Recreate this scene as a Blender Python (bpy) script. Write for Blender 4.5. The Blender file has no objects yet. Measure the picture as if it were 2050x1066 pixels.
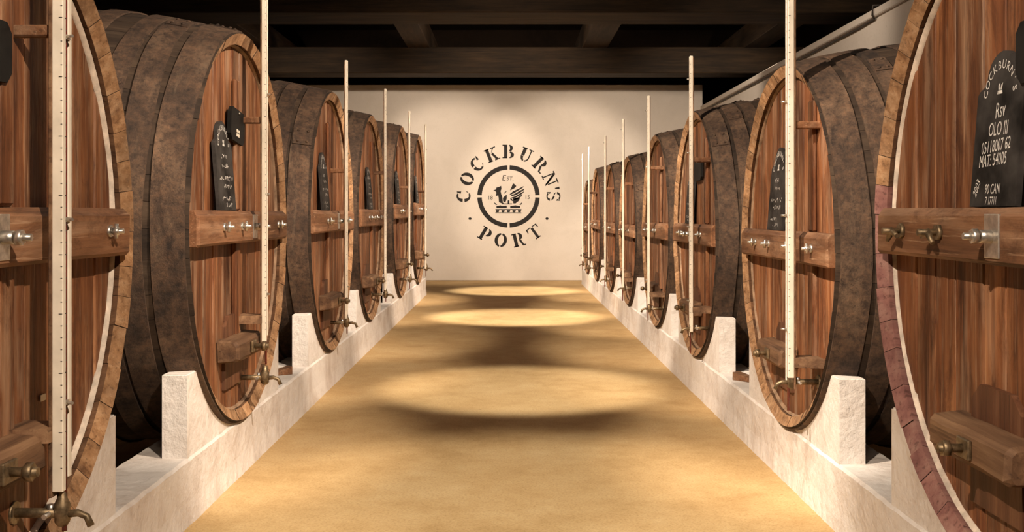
import bpy, bmesh, math, random
from mathutils import Vector, Matrix
random.seed(7)
PI = math.pi
SC = bpy.context.scene
COL = SC.collection

# ------------------------------------------------------------------ camera
F = 2130.0                                   # focal length in pixels of the 2050 wide frame
EYE = 1.6
cam_data = bpy.data.cameras.new('camera')
cam = bpy.data.objects.new('camera', cam_data)
COL.objects.link(cam)
cam.location = (0, 0, EYE)
cam.rotation_euler = (PI / 2, 0, 0)
cam_data.sensor_width = 36
cam_data.lens = 36 * F / 2050
cam_data.shift_x = 5 / 2050
cam_data.shift_y = -105 / 2050
cam_data.clip_end = 200
SC.camera = cam

# ------------------------------------------------------------------ colour management, world
SC.view_settings.view_transform = 'Standard'
SC.view_settings.look = 'None'
SC.view_settings.exposure = 0.0
SC.view_settings.gamma = 1.0
SC.view_settings.use_curve_mapping = False
SC.cycles.use_denoising = True
SC.cycles.max_bounces = 6
SC.cycles.diffuse_bounces = 3
SC.cycles.sample_clamp_indirect = 4
world = bpy.data.worlds.new('world')
SC.world = world
world.use_nodes = True
world.node_tree.nodes['Background'].inputs[0].default_value = (0.9, 0.6, 0.4, 1)
world.node_tree.nodes['Background'].inputs[1].default_value = 0.0

# ------------------------------------------------------------------ lamps (ceiling spots of the cellar, plus added fill lights)
WARM = (1.0, 0.83, 0.66)
YWALL = 25.4


def spot(loc, target, watts, size, blend=0.5, radius=0.05, color=WARM):
    d = bpy.data.lights.new('ceiling_or_fill_spot', 'SPOT')
    d.energy = watts
    d.color = color
    d.spot_size = math.radians(size)
    d.spot_blend = blend
    d.shadow_soft_size = radius
    o = bpy.data.objects.new('ceiling_or_fill_spot', d)
    COL.objects.link(o)
    o.location = loc
    v = Vector(target) - Vector(loc)
    o.rotation_euler = v.to_track_quat('-Z', 'Y').to_euler()
    return o


# barrels: (side, centre Y, radius, bilge factor)
LEFT = [(3.40, 1.18), (6.56, 1.175), (9.85, 1.185), (12.62, 1.205), (16.15, 1.285), (19.25, 1.33)]
RIGHT = [(3.54, 1.18), (6.36, 1.065), (9.44, 1.075), (11.92, 1.065), (14.72, 1.02), (17.32, 1.025), (20.05, 1.05), (22.4, 0.97)]
POOL = (1.0, 0.89, 0.74)


def lamp_at(y):
    """lamps hang from the joists, clear of the cross beams"""
    for b0 in (2.3, 9.1, 15.86, 22.7):
        if b0 - 1.2 < y < b0 + 0.5:
            return b0 - 1.2 if y < b0 - 0.4 and b0 < 15 else b0 + 1.25
        if b0 + 0.5 <= y < b0 + 1.25:
            return b0 + 1.25
    return y


for i, (y, r) in enumerate(LEFT):
    spot((1.9, lamp_at(y - 4.0), 4.85), (-1.66, y, 1.62), 2000, 38, 0.55)
for i, (y, r) in enumerate(RIGHT):
    spot((-1.9, lamp_at(y - 4.0), 4.85), (1.66, y, 1.55), 2000, 38, 0.55)
# pools on the floor of the aisle
for y, w, sz in ((5.7, 1150, 45), (9.7, 1350, 33), (16.4, 2300, 34), (22.0, 1900, 34)):
    spot((0.1, y - 1.2, 4.9), (0.1, y, 0), w, sz, 0.55, 0.08, POOL)
# two crossing spots on the back wall, hung behind the second beam
for sx in (-1, 1):
    spot((0.9 * sx, 17.3, 4.75), (1.2 * sx, YWALL, 1.9), 1350, 37, 0.5, 0.06)
    spot((4.6 * sx, 17.3, 4.75), (4.0 * sx, YWALL, 3.0), 700, 50, 0.8, 0.05)
spot((0.0, 17.3, 4.75), (0.0, YWALL, 2.9), 900, 62, 0.8, 0.1)  # wide fill spot, added to lift the base light on the wall
# added fill spots that brighten the upper right wall
for y in (5.5, 11.0, 17.6):
    spot((1.6, y, 4.9), (4.6, y + 4.5, 3.7), 420, 60, 0.9, 0.1)
# weak point fills added under the roof for ambient light, not real fixtures
for y in (1.0, 7.5, 14.0, 20.5):
    d = bpy.data.lights.new('fill_lamp', 'POINT')
    d.energy = 55
    d.color = WARM
    d.shadow_soft_size = 0.25
    o = bpy.data.objects.new('fill_lamp', d)
    COL.objects.link(o)
    o.location = (0, y, 5.0)


# ------------------------------------------------------------------ materials
def mat(name):
    m = bpy.data.materials.new(name)
    m.use_nodes = True
    nt = m.node_tree
    return m, nt, nt.nodes['Principled BSDF']


def N(nt, t, **kw):
    n = nt.nodes.new(t)
    for k, v in kw.items():
        setattr(n, k, v)
    return n


def coords(nt, scale, rnd=True):
    tc = N(nt, 'ShaderNodeTexCoord')
    mp = N(nt, 'ShaderNodeMapping')
    mp.inputs['Scale'].default_value = scale
    nt.links.new(tc.outputs['Object'], mp.inputs['Vector'])
    if rnd:
        oi = N(nt, 'ShaderNodeObjectInfo')
        mu = N(nt, 'ShaderNodeMath', operation='MULTIPLY')
        mu.inputs[1].default_value = 61.0
        nt.links.new(oi.outputs['Random'], mu.inputs[0])
        nt.links.new(mu.outputs[0], mp.inputs['Location'])
    return mp.outputs['Vector']


def noise(nt, vec, scale, detail=5, rough=0.6, dist=0.0):
    n = N(nt, 'ShaderNodeTexNoise')
    n.inputs['Scale'].default_value = scale
    n.inputs['Detail'].default_value = detail
    n.inputs['Roughness'].default_value = rough
    n.inputs['Distortion'].default_value = dist
    nt.links.new(vec, n.inputs['Vector'])
    return n.outputs['Fac']


def ramp(nt, fac, stops):
    r = N(nt, 'ShaderNodeValToRGB')
    e = r.color_ramp.elements
    while len(e) < len(stops):
        e.new(0.5)
    for el, (p, c) in zip(e, stops):
        el.position = p
        el.color = tuple(c) + (1,) if len(c) == 3 else c
    nt.links.new(fac, r.inputs['Fac'])
    return r.outputs['Color']


def mix(nt, a, b, fac, mode='MIX'):
    m = N(nt, 'ShaderNodeMix', data_type='RGBA', blend_type=mode)
    for sock, v in ((m.inputs[6], a), (m.inputs[7], b), (m.inputs[0], fac)):
        if isinstance(v, (int, float)):
            sock.default_value = v
        elif isinstance(v, tuple):
            sock.default_value = v + (1,) if len(v) == 3 else v
        else:
            nt.links.new(v, sock)
    return m.outputs[2]


def bump(nt, b, height, strength, dist=0.01):
    n = N(nt, 'ShaderNodeBump')
    n.inputs['Strength'].default_value = strength
    n.inputs['Distance'].default_value = dist
    nt.links.new(height, n.inputs['Height'])
    nt.links.new(n.outputs['Normal'], b.inputs['Normal'])


def wood(name, dark, mid, light, axis, grain=16.0, rough=0.62, var=0.35, patch=0.5, bmp=0.5, dust=0.0):
    m, nt, b = mat(name)
    s = [grain] * 3
    s['xyz'.index(axis)] = 0.9
    v = coords(nt, s)
    g = noise(nt, v, 1.0, 7, 0.65, 0.25)
    c = ramp(nt, g, [(0.28, dark), (0.5, mid), (0.74, light)])
    s2 = [2.6] * 3
    s2['xyz'.index(axis)] = 1.0
    v2 = coords(nt, s2)
    p = noise(nt, v2, 1.0, 4, 0.6)
    pc = ramp(nt, p, [(0.3, (1 - patch,) * 3), (0.62, (1.12, 1.1, 1.06))])
    c = mix(nt, c, pc, 1.0, 'MULTIPLY')
    oi = N(nt, 'ShaderNodeObjectInfo')
    rv = ramp(nt, oi.outputs['Random'], [(0.0, (1 - var, 1 - var * 1.05, 1 - var * 1.1)), (0.5, (1.0, 1.0, 1.0)), (1.0, (1 + var, 1 + var * 1.1, 1 + var * 1.25))])
    c = mix(nt, c, rv, 1.0, 'MULTIPLY')
    # fine dark checks along the grain
    s3 = [55.0] * 3
    s3['xyz'.index(axis)] = 1.3
    v3 = coords(nt, s3)
    k = noise(nt, v3, 1.0, 3, 0.5)
    kc = ramp(nt, k, [(0.3, (0.45, 0.42, 0.40)), (0.42, (1, 1, 1))])
    c = mix(nt, c, kc, 0.8, 'MULTIPLY')
    if dust:
        # pale worn and dusty streaks, running with the grain
        s4 = [7.0] * 3
        s4['xyz'.index(axis)] = 0.8
        d = noise(nt, coords(nt, s4), 1.0, 6, 0.7, 0.4)
        df = ramp(nt, d, [(0.50, (0, 0, 0)), (0.70, (dust,) * 3)])
        c = mix(nt, c, (0.42, 0.29, 0.19), df)
        # dark stains and knots
        s5 = [6.0] * 3
        s5['xyz'.index(axis)] = 2.2
        e = noise(nt, coords(nt, s5), 1.0, 8, 0.78, 0.5)
        ef = ramp(nt, e, [(0.52, (1, 1, 1)), (0.68, (0.30, 0.24, 0.22))])
        c = mix(nt, c, ef, 0.85, 'MULTIPLY')
        # thin pale scratches
        s6 = [70.0] * 3
        s6['xyz'.index(axis)] = 2.2
        q = noise(nt, coords(nt, s6), 1.0, 4, 0.6, 0.3)
        qf = ramp(nt, q, [(0.62, (0, 0, 0)), (0.70, (0.45,) * 3)])
        c = mix(nt, c, (0.55, 0.36, 0.22), qf)
    nt.links.new(c, b.inputs['Base Color'])
    b.inputs['Roughness'].default_value = rough
    b.inputs['Specular IOR Level'].default_value = 0.3
    bump(nt, b, g, bmp, 0.012)
    return m


M = {}
M['head'] = wood('barrel_head_wood', (0.050, 0.014, 0.005), (0.185, 0.066, 0.024), (0.42, 0.195, 0.086), 'z', 12, 0.6, 0.25, 0.55, 0.6, 0.5)
M['bar'] = wood('crossbar_wood', (0.09, 0.038, 0.017), (0.20, 0.090, 0.042), (0.34, 0.18, 0.095), 'y', 12, 0.65, 0.12, 0.45, 0.6, 0.35)
M['rim'] = wood('stave_end_wood', (0.17, 0.085, 0.040), (0.36, 0.20, 0.10), (0.52, 0.34, 0.20), 'x', 20, 0.65, 0.14, 0.45, 0.5, 0.3)
M['chime'] = wood('dark_chime_wood', (0.06, 0.030, 0.015), (0.14, 0.072, 0.038), (0.26, 0.15, 0.085), 'x', 14, 0.7, 0.15, 0.45)
M['wine'] = wood('wine_stained_wood', (0.13, 0.050, 0.048), (0.26, 0.125, 0.110), (0.38, 0.23, 0.19), 'x', 10, 0.6, 0.05, 0.3)
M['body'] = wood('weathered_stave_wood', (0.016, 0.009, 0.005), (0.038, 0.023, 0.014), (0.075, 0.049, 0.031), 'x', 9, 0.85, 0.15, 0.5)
M['old'] = wood('old_block_wood', (0.06, 0.03, 0.016), (0.16, 0.085, 0.045), (0.30, 0.18, 0.10), 'y', 13, 0.75, 0.15, 0.5)
M['door'] = wood('hatch_wood', (0.05, 0.02, 0.010), (0.11, 0.045, 0.022), (0.20, 0.095, 0.05), 'z', 14, 0.6, 0.1, 0.4)
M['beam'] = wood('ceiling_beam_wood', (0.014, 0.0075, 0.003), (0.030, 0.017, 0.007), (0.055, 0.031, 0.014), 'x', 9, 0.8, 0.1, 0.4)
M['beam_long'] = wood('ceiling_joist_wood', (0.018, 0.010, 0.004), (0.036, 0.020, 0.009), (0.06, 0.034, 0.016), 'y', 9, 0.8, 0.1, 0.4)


def hoop_mat():
    m, nt, b = mat('rusty_dusty_iron')
    v = coords(nt, (1, 1, 1))
    a = noise(nt, v, 2.6, 9, 0.74)
    c = ramp(nt, a, [(0.30, (0.018, 0.0095, 0.0052)), (0.5, (0.068, 0.038, 0.0215)), (0.74, (0.155, 0.096, 0.058))])
    s = noise(nt, v, 22, 8, 0.8)
    sc = ramp(nt, s, [(0.36, (0.25, 0.20, 0.17)), (0.5, (1, 1, 1)), (0.66, (1.7, 1.55, 1.4))])
    c = mix(nt, c, sc, 0.9, 'MULTIPLY')
    d = noise(nt, coords(nt, (7, 1.2, 1.2)), 1.0, 9, 0.8, 0.3)
    df = ramp(nt, d, [(0.52, (0, 0, 0)), (0.70, (0.55,) * 3)])
    c = mix(nt, c, (0.17, 0.115, 0.072), df)
    k = noise(nt, coords(nt, (9, 2.5, 2.5)), 1.0, 8, 0.8)
    kf = ramp(nt, k, [(0.54, (1, 1, 1)), (0.66, (0.3, 0.25, 0.22))])
    c = mix(nt, c, kf, 0.85, 'MULTIPLY')
    oi = N(nt, 'ShaderNodeObjectInfo')
    rv = ramp(nt, oi.outputs['Random'], [(0, (0.85, 0.84, 0.83)), (1, (1.12, 1.11, 1.1))])
    c = mix(nt, c, rv, 1.0, 'MULTIPLY')
    nt.links.new(c, b.inputs['Base Color'])
    b.inputs['Roughness'].default_value = 0.78
    b.inputs['Metallic'].default_value = 0.15
    bump(nt, b, s, 0.7, 0.012)
    return m


M['hoop'] = hoop_mat()


def plaster(name, base, dirt, amount=0.5, scale=2.0, bstr=0.4):
    m, nt, b = mat(name)
    v = coords(nt, (1, 1, 1), False)
    a = noise(nt, v, scale, 8, 0.7, 0.3)
    c = ramp(nt, a, [(0.30, dirt), (0.30 + amount * 0.5, base)])
    s = noise(nt, v, 45, 4, 0.6)
    sc = ramp(nt, s, [(0.28, (0.78, 0.74, 0.70)), (0.42, (1, 1, 1))])
    c = mix(nt, c, sc, 0.6, 'MULTIPLY')
    nt.links.new(c, b.inputs['Base Color'])
    b.inputs['Roughness'].default_value = 0.9
    b.inputs['Specular IOR Level'].default_value = 0.2
    h = noise(nt, v, 9, 8, 0.65)
    bump(nt, b, h, bstr, 0.03)
    return m


M['white'] = plaster('whitewashed_masonry', (0.74, 0.69, 0.645), (0.56, 0.48, 0.42), 0.5, 2.4, 0.6)
M['wall'] = plaster('painted_wall', (0.70, 0.625, 0.545), (0.63, 0.56, 0.48), 0.5, 0.7, 0.06)
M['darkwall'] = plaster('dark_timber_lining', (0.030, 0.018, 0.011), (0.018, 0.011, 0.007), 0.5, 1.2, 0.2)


def floor_mat():
    m, nt, b = mat('packed_sandy_floor')
    v = coords(nt, (1, 1, 1), False)
    a = noise(nt, v, 1.1, 10, 0.78, 0.08)
    c = ramp(nt, a, [(0.30, (0.38, 0.235, 0.095)), (0.5, (0.50, 0.335, 0.155)), (0.70, (0.58, 0.415, 0.215))])
    f = noise(nt, v, 70, 4, 0.75)
    fc = ramp(nt, f, [(0.28, (0.62, 0.55, 0.46)), (0.5, (1, 1, 1)), (0.75, (1.12, 1.12, 1.12))])
    c = mix(nt, c, fc, 0.8, 'MULTIPLY')
    k = noise(nt, v, 14, 3, 0.6)
    kc = ramp(nt, k, [(0.22, (0.5, 0.42, 0.34)), (0.31, (1, 1, 1))])
    c = mix(nt, c, kc, 0.6, 'MULTIPLY')
    nt.links.new(c, b.inputs['Base Color'])
    b.inputs['Roughness'].default_value = 0.88
    b.inputs['Specular IOR Level'].default_value = 0.25
    bump(nt, b, f, 0.5, 0.01)
    return m


M['floor'] = floor_mat()


def plain(name, col, rough=0.5, metal=0.0, var=0.25, scale=30.0, spec=0.3):
    m, nt, b = mat(name)
    v = coords(nt, (1, 1, 1))
    a = noise(nt, v, scale, 4, 0.6)
    lo = tuple(x * (1 - var) for x in col)
    hi = tuple(min(1, x * (1 + var)) for x in col)
    c = ramp(nt, a, [(0.35, lo), (0.65, hi)])
    nt.links.new(c, b.inputs['Base Color'])
    b.inputs['Roughness'].default_value = rough
    b.inputs['Metallic'].default_value = metal
    b.inputs['Specular IOR Level'].default_value = spec
    return m


M['steel'] = plain('zinc_plated_steel', (0.62, 0.58, 0.52), 0.35, 0.9)
M['oldmetal'] = plain('tarnished_brass', (0.20, 0.145, 0.085), 0.5, 0.75, 0.5)
M['paint'] = plain('cream_gauge_paint', (0.74, 0.66, 0.54), 0.6, 0, 0.12, 6)
M['tick'] = plain('black_scale_ink', (0.03, 0.022, 0.018), 0.6)
M['tube'] = plain('wine_filled_glass', (0.16, 0.035, 0.025), 0.12, 0, 0.2)
M['black'] = plain('black_board_paint', (0.012, 0.011, 0.010), 0.6, 0, 0.35, 9, 0.15)
M['board'] = plain('dusty_black_board', (0.030, 0.027, 0.025), 0.65, 0, 0.75, 5, 0.15)
M['chalk'] = plain('white_chalk', (0.62, 0.60, 0.56), 0.9, 0, 0.3, 60)
M['seal'] = plain('pale_sealing_wax', (0.62, 0.52, 0.42), 0.6, 0, 0.3, 12)
M['oldseal'] = plain('dulled_sealing_wax', (0.26, 0.165, 0.10), 0.7, 0, 0.4, 12)
M['stencil'] = plain('black_stencil_paint', (0.013, 0.010, 0.008), 0.7)
M['stencil_grey'] = plain('worn_grey_stencil_paint', (0.06, 0.048, 0.036), 0.7)
M['cable'] = plain('dark_cable', (0.05, 0.04, 0.032), 0.6)


# ------------------------------------------------------------------ mesh helpers
class MB:
    def __init__(s):
        s.v, s.f, s.m, s.sm = [], [], [], []

    def add(s, v, f, mi=0, smooth=False, tf=None):
        o = len(s.v)
        s.v += [tuple(tf @ Vector(p)) if tf is not None else tuple(p) for p in v]
        s.f += [tuple(i + o for i in q) for q in f]
        s.m += [mi] * len(f)
        s.sm += [smooth] * len(f)
        return s

    def box(s, x0, x1, y0, y1, z0, z1, bev=0.0, mi=0, tf=None):
        bm = bmesh.new()
        bmesh.ops.create_cube(bm, size=1)
        for p in bm.verts:
            p.co = Vector(((x0 + x1) / 2 + p.co.x * (x1 - x0), (y0 + y1) / 2 + p.co.y * (y1 - y0), (z0 + z1) / 2 + p.co.z * (z1 - z0)))
        if bev:
            bmesh.ops.bevel(bm, geom=bm.edges[:], offset=bev, segments=1, affect='EDGES')
        bm.verts.index_update()
        s.add([p.co[:] for p in bm.verts], [[w.index for w in q.verts] for q in bm.faces], mi, False, tf)
        bm.free()
        return s

    def tube(s, pts, r, n=10, mi=0, caps=True):
        pts = [Vector(p) for p in pts]
        rs = r if isinstance(r, (list, tuple)) else [r] * len(pts)
        V, Fc = [], []
        up = None
        for i, p in enumerate(pts):
            t = (pts[min(i + 1, len(pts) - 1)] - pts[max(i - 1, 0)]).normalized()
            if up is None:
                up = t.orthogonal().normalized()
            up = (up - t * up.dot(t)).normalized()
            w = t.cross(up)
            for k in range(n):
                a = 2 * PI * k / n
                V.append(p + (up * math.cos(a) + w * math.sin(a)) * rs[i])
        for i in range(len(pts) - 1):
            for k in range(n):
                Fc.append((i * n + k, i * n + (k + 1) % n, (i + 1) * n + (k + 1) % n, (i + 1) * n + k))
        s.add(V, Fc, mi, True)
        if caps:
            s.f.append(tuple(len(s.v) - len(V) + k for k in reversed(range(n))))
            s.f.append(tuple(len(s.v) - n + k for k in range(n)))
            s.m += [mi, mi]
            s.sm += [False, False]
        return s

    def prism(s, poly, lo, hi, axis='x', mi=0, bev=0.0):
        """extrude a 2-D polygon (the other two axes) from lo to hi along axis"""
        n = len(poly)

        def at(p, h):
            return {'x': (h, p[0], p[1]), 'y': (p[0], h, p[1]), 'z': (p[0], p[1], h)}[axis]
        V = [at(p, lo) for p in poly] + [at(p, hi) for p in poly]
        Fc = [tuple(reversed(range(n))), tuple(range(n, 2 * n))] + [(i, (i + 1) % n, n + (i + 1) % n, n + i) for i in range(n)]
        return s.add(V, Fc, mi)

    def mesh(s, name, mats):
        me = bpy.data.meshes.new(name)
        me.from_pydata(s.v, [], s.f)
        for k in mats:
            me.materials.append(M[k])
        me.polygons.foreach_set('material_index', s.m)
        me.polygons.foreach_set('use_smooth', s.sm)
        bm = bmesh.new()
        bm.from_mesh(me)
        bmesh.ops.recalc_face_normals(bm, faces=bm.faces[:])
        bm.to_mesh(me)
        bm.free()
        me.update()
        return me


def link(name, data, parent=None, loc=(0, 0, 0), rot=(0, 0, 0)):
    o = bpy.data.objects.new(name, data)
    COL.objects.link(o)
    o.location = loc
    o.rotation_euler = rot
    if parent is not None:
        o.parent = parent
    return o


def tag(o, label, cat, group=None):
    o['label'] = label
    o['category'] = cat
    if group:
        o['group'] = group
    return o


def struct(name, mb, mats, parent=None):
    o = link(name, mb.mesh(name, mats) if isinstance(mb, MB) else mb, parent)
    if parent is None:
        o['kind'] = 'structure'
    return o


def text_mesh(s, size, align='CENTER'):
    c = bpy.data.curves.new('writing', 'FONT')
    c.body = s
    c.size = size
    c.align_x = align
    c.align_y = 'CENTER'
    c.resolution_u = 3
    o = bpy.data.objects.new('writing', c)
    me = bpy.data.meshes.new_from_object(o)
    V = [v.co[:] for v in me.vertices]
    Fc = [tuple(p.vertices) for p in me.polygons]
    bpy.data.objects.remove(o)
    bpy.data.curves.remove(c)
    bpy.data.meshes.remove(me)
    return V, Fc


# ------------------------------------------------------------------ room
YW = 25.4                                    # back wall
WT = 4.68                                    # top of the white walls
mb = MB()
mb.add([(-6.6, -4, 0), (6.6, -4, 0), (6.6, 28, 0), (-6.6, 28, 0), (-6.6, -4, -0.2), (6.6, -4, -0.2), (6.6, 28, -0.2), (-6.6, 28, -0.2)],
       [(0, 1, 2, 3), (7, 6, 5, 4), (0, 4, 5, 1), (1, 5, 6, 2), (2, 6, 7, 3), (3, 7, 4, 0)])
struct('floor', mb, ['floor'])
struct('wall_back', MB().box(-5.27, 4.61, YW, YW + 0.25, 0, WT, 0.01), ['wall'])
struct('wall_rear', MB().box(-6.6, 6.6, 27.8, 28.0, 0, 6.6), ['darkwall'])
struct('wall_front', MB().box(-6.6, 6.6, -4.2, -4.0, 0, 6.6), ['darkwall'])
XR, WS = 4.61, 4.17
struct('wall_left', MB().box(-5.77, -5.27, -4, 27.8, 0, WS), ['wall'])
struct('wall_left_upper', MB().box(-6.6, -6.5, -4, 28, 0, 6.6), ['darkwall'])
struct('wall_right', MB().box(XR, XR + 0.5, -4, 27.8, 0, WS - 0.10), ['wall'])
struct('trim_1', MB().box(XR - 0.05, XR + 0.5, -4, YW - 0.002, WS - 0.10, WS, 0.012), ['wall'])
struct('wall_right_upper', MB().box(6.5, 6.6, -4, 28, 0, 6.6), ['darkwall'])
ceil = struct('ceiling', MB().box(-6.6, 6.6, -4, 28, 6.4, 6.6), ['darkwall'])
for y0 in (2.3, 9.1, 15.86, 22.7):
    w = 1.0 if y0 < 20 else 0.75
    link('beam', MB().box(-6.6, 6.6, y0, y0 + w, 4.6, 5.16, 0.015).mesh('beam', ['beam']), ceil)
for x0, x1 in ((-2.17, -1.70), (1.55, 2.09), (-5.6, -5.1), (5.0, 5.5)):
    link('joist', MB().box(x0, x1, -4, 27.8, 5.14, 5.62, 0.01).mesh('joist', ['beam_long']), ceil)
cb = MB().tube([(XR - 0.03, 25.0, WS - 0.14), (XR - 0.03, 14.0, WS - 0.14), (XR - 0.03, 13.35, WS - 0.125), (XR - 0.075, 13.3, WS - 0.09), (XR - 0.075, 13.28, WS + 0.03), (XR + 0.1, 13.25, WS + 0.03)], 0.014, 6)
tag(link('cable', cb.mesh('cable', ['cable'])), 'thin dark cable running under the ledge of the right white wall', 'cable')

# ------------------------------------------------------------------ kerbs with notches, cradles
RIM = 1.62                                   # |X| of the barrel mouths
KF, KB, KT = 1.648, 1.95, 0.338              # kerb front, back, top
BOT = 0.345                                  # lowest point of the barrel rims


def kerb(name, side, y0, y1, barrels, kf=KF, kb=KB):
    rnd = random.Random(name)
    ys = []
    y = y0
    while y < y1:
        ys.append(y)
        y += 0.055
    ys.append(y1)
    mbk = MB()
    V = []
    for y in ys:
        z = KT + rnd.uniform(-0.003, 0.003)
        zb = z
        for (yc, r) in barrels:
            if abs(y - yc) < r:
                z = min(z, BOT + r - math.sqrt((r + 0.02) ** 2 - (y - yc) ** 2))
                zb = min(zb, BOT + r - math.sqrt((r + 0.10) ** 2 - (y - yc) ** 2))
        j = [rnd.uniform(-0.0013, 0.0013) for _ in range(4)]
        V += [(side * (kf - 0.012 + j[0] * 2), y, 0), (side * (kf + j[1]), y, 0.12), (side * (kf + j[2] * 0.6), y, z - 0.014),
              (side * (kf + 0.014 + j[3] * 0.6), y, z), (side * kb, y, zb + j[0] * 0.5), (side * kb, y, 0)]
    n = 6
    Fc = []
    for i in range(len(ys) - 1):
        for k in range(n - 1):
            Fc.append((i * n + k, i * n + k + 1, (i + 1) * n + k + 1, (i + 1) * n + k))
    Fc.append(tuple(range(n)))
    Fc.append(tuple((len(ys) - 1) * n + k for k in range(n)))
    mbk.add(V, Fc, 0, False)
    return struct(name, mbk, ['white'])


kerb('trim_2', -1, -1.0, 21.0, LEFT)
kerb('trim_3', 1, -1.0, 24.2, RIGHT)


def cradle(side, yc, r, label, front=1.66, thick=0.13, rr=None, top=0.76):
    """white U shaped saddle standing on the kerb, cut to the barrel"""
    rnd = random.Random(label)
    zc = BOT + r
    hw = 1.08 * (r / 1.175) ** 0.7
    tops = [top + rnd.uniform(-.012, .012) for _ in range(2)]
    jit = [rnd.uniform(-.003, .003) for _ in range(25)]
    nseg = 22

    def outline(rr):
        poly = [(-hw, 0.30), (-hw, tops[0])]
        a0 = math.asin(min(1, math.sqrt(max(0.01, rr ** 2 - (zc - tops[0]) ** 2)) / rr))
        a1 = math.asin(min(1, math.sqrt(max(0.01, rr ** 2 - (zc - tops[1]) ** 2)) / rr))
        for k in range(nseg + 1):
            a = -a0 + (a0 + a1) * k / nseg
            poly.append((rr * math.sin(a), max(0.305, zc - rr * math.cos(a) + jit[k])))
        return poly + [(hw, tops[1]), (hw, 0.30)]
    pts = outline(rr or r + 0.012)
    back = outline(r + 0.058)
    bm = bmesh.new()
    vs = [bm.verts.new((side * front, p[0], p[1])) for p in pts]
    f = bm.faces.new(vs)
    ret = bmesh.ops.extrude_face_region(bm, geom=[f])
    for e in ret['geom']:
        if isinstance(e, bmesh.types.BMVert):
            k = min(range(len(pts)), key=lambda q: (pts[q][0] - e.co.y) ** 2 + (pts[q][1] - e.co.z) ** 2)
            e.co = (side * (front + thick), back[k][0], back[k][1])
    bmesh.ops.recalc_face_normals(bm, faces=bm.faces[:])
    ed = [e for e in bm.edges if all(v.co.z > 0.5 and abs(v.co.y) > hw - 0.3 for v in e.verts)]
    bmesh.ops.bevel(bm, geom=ed, offset=0.018, segments=3, affect='EDGES', clamp_overlap=True)
    bmesh.ops.triangulate(bm, faces=bm.faces[:])
    me = bpy.data.meshes.new('barrel_cradle')
    bm.to_mesh(me)
    bm.free()
    me.materials.append(M['white'])
    o = link('barrel_cradle', me, None, (0, yc, 0))
    tag(o, label, 'cradle', 'white barrel cradles on the kerbs')
    return o


# ------------------------------------------------------------------ barrel meshes (radius 1.2, mouth at x = 0, body along +x, centre z = 1.2)
R0, LEN, TH, REC = 1.2, 2.6, 0.066, 0.072
BULGE = 0.165


def prof(x):
    u = (x - LEN / 2) / (LEN / 2)
    return R0 + BULGE * (1 - u * u)


def stave_mesh(w, endmat):
    xs = [0.0, 0.18, 0.5, 0.95, 1.3, 1.65, 2.1, 2.42, 2.6]
    g = 0.0010                               # half joint
    mbs = MB()
    V, Fc, mi = [], [], []
    cols = 3
    ang = [-w / 2 + g, 0.0, w / 2 - g]
    for x in xs:
        for a in ang:
            r = prof(x)
            V.append((x, r * math.sin(a), r * math.cos(a)))
    no = len(V)
    for x in xs:
        for a in ang:
            r = prof(x) - TH
            xx = 0.032 if x == 0 else x      # the mouth is chamfered inwards
            V.append((xx, r * math.sin(a), r * math.cos(a)))
    for i in range(len(xs) - 1):
        for k in range(2):
            q = (i * 3 + k, i * 3 + k + 1, (i + 1) * 3 + k + 1, (i + 1) * 3 + k)
            Fc.append(q)
            mi.append(0)
            Fc.append(tuple(no + t for t in reversed(q)))
            mi.append(2 if i == 0 else 0)
        for k in (0, 2):
            Fc.append((i * 3 + k, (i + 1) * 3 + k, no + (i + 1) * 3 + k, no + i * 3 + k))
            mi.append(0)
    for b in (0, (len(xs) - 1) * 3):
        for k in range(2):
            Fc.append((b + k, b + k + 1, no + b + k + 1, no + b + k))
            mi.append(1)
    mbs.add(V, Fc)
    mbs.m = mi
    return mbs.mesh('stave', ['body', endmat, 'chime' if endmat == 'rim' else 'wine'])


NST = 48
base = 2 * PI / NST
WID = [base * 0.86, base, base * 1.14]
STAVES = {e: [stave_mesh(w, e) for w in WID] for e in ('rim', 'wine')}


def hoop_mesh(x0, x1, seed):
    rnd = random.Random(seed)
    n = 72
    V, Fc = [], []
    ph = rnd.uniform(0, 6)
    for k in range(n):
        a = 2 * PI * k / n
        wob = 0.006 * math.sin(3 * a + ph) + 0.004 * math.sin(7 * a + 2 * ph)
        for (x, d) in ((x0, 0.001), (x0, 0.011), (x1, 0.011), (x1, 0.001)):
            r = prof(x) + d
            V.append((x + wob, r * math.sin(a), r * math.cos(a)))
    mbh = MB()
    for j in range(3):                       # each strip keeps its own crisp edge
        W_ = [V[k * 4 + i] for k in range(n) for i in (j, j + 1)]
        mbh.add(W_, [(2 * k, 2 * k + 1, 2 * ((k + 1) % n) + 1, 2 * ((k + 1) % n)) for k in range(n)], 0, True)
    me = mbh.mesh('hoop', ['hoop'])
    return me


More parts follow.
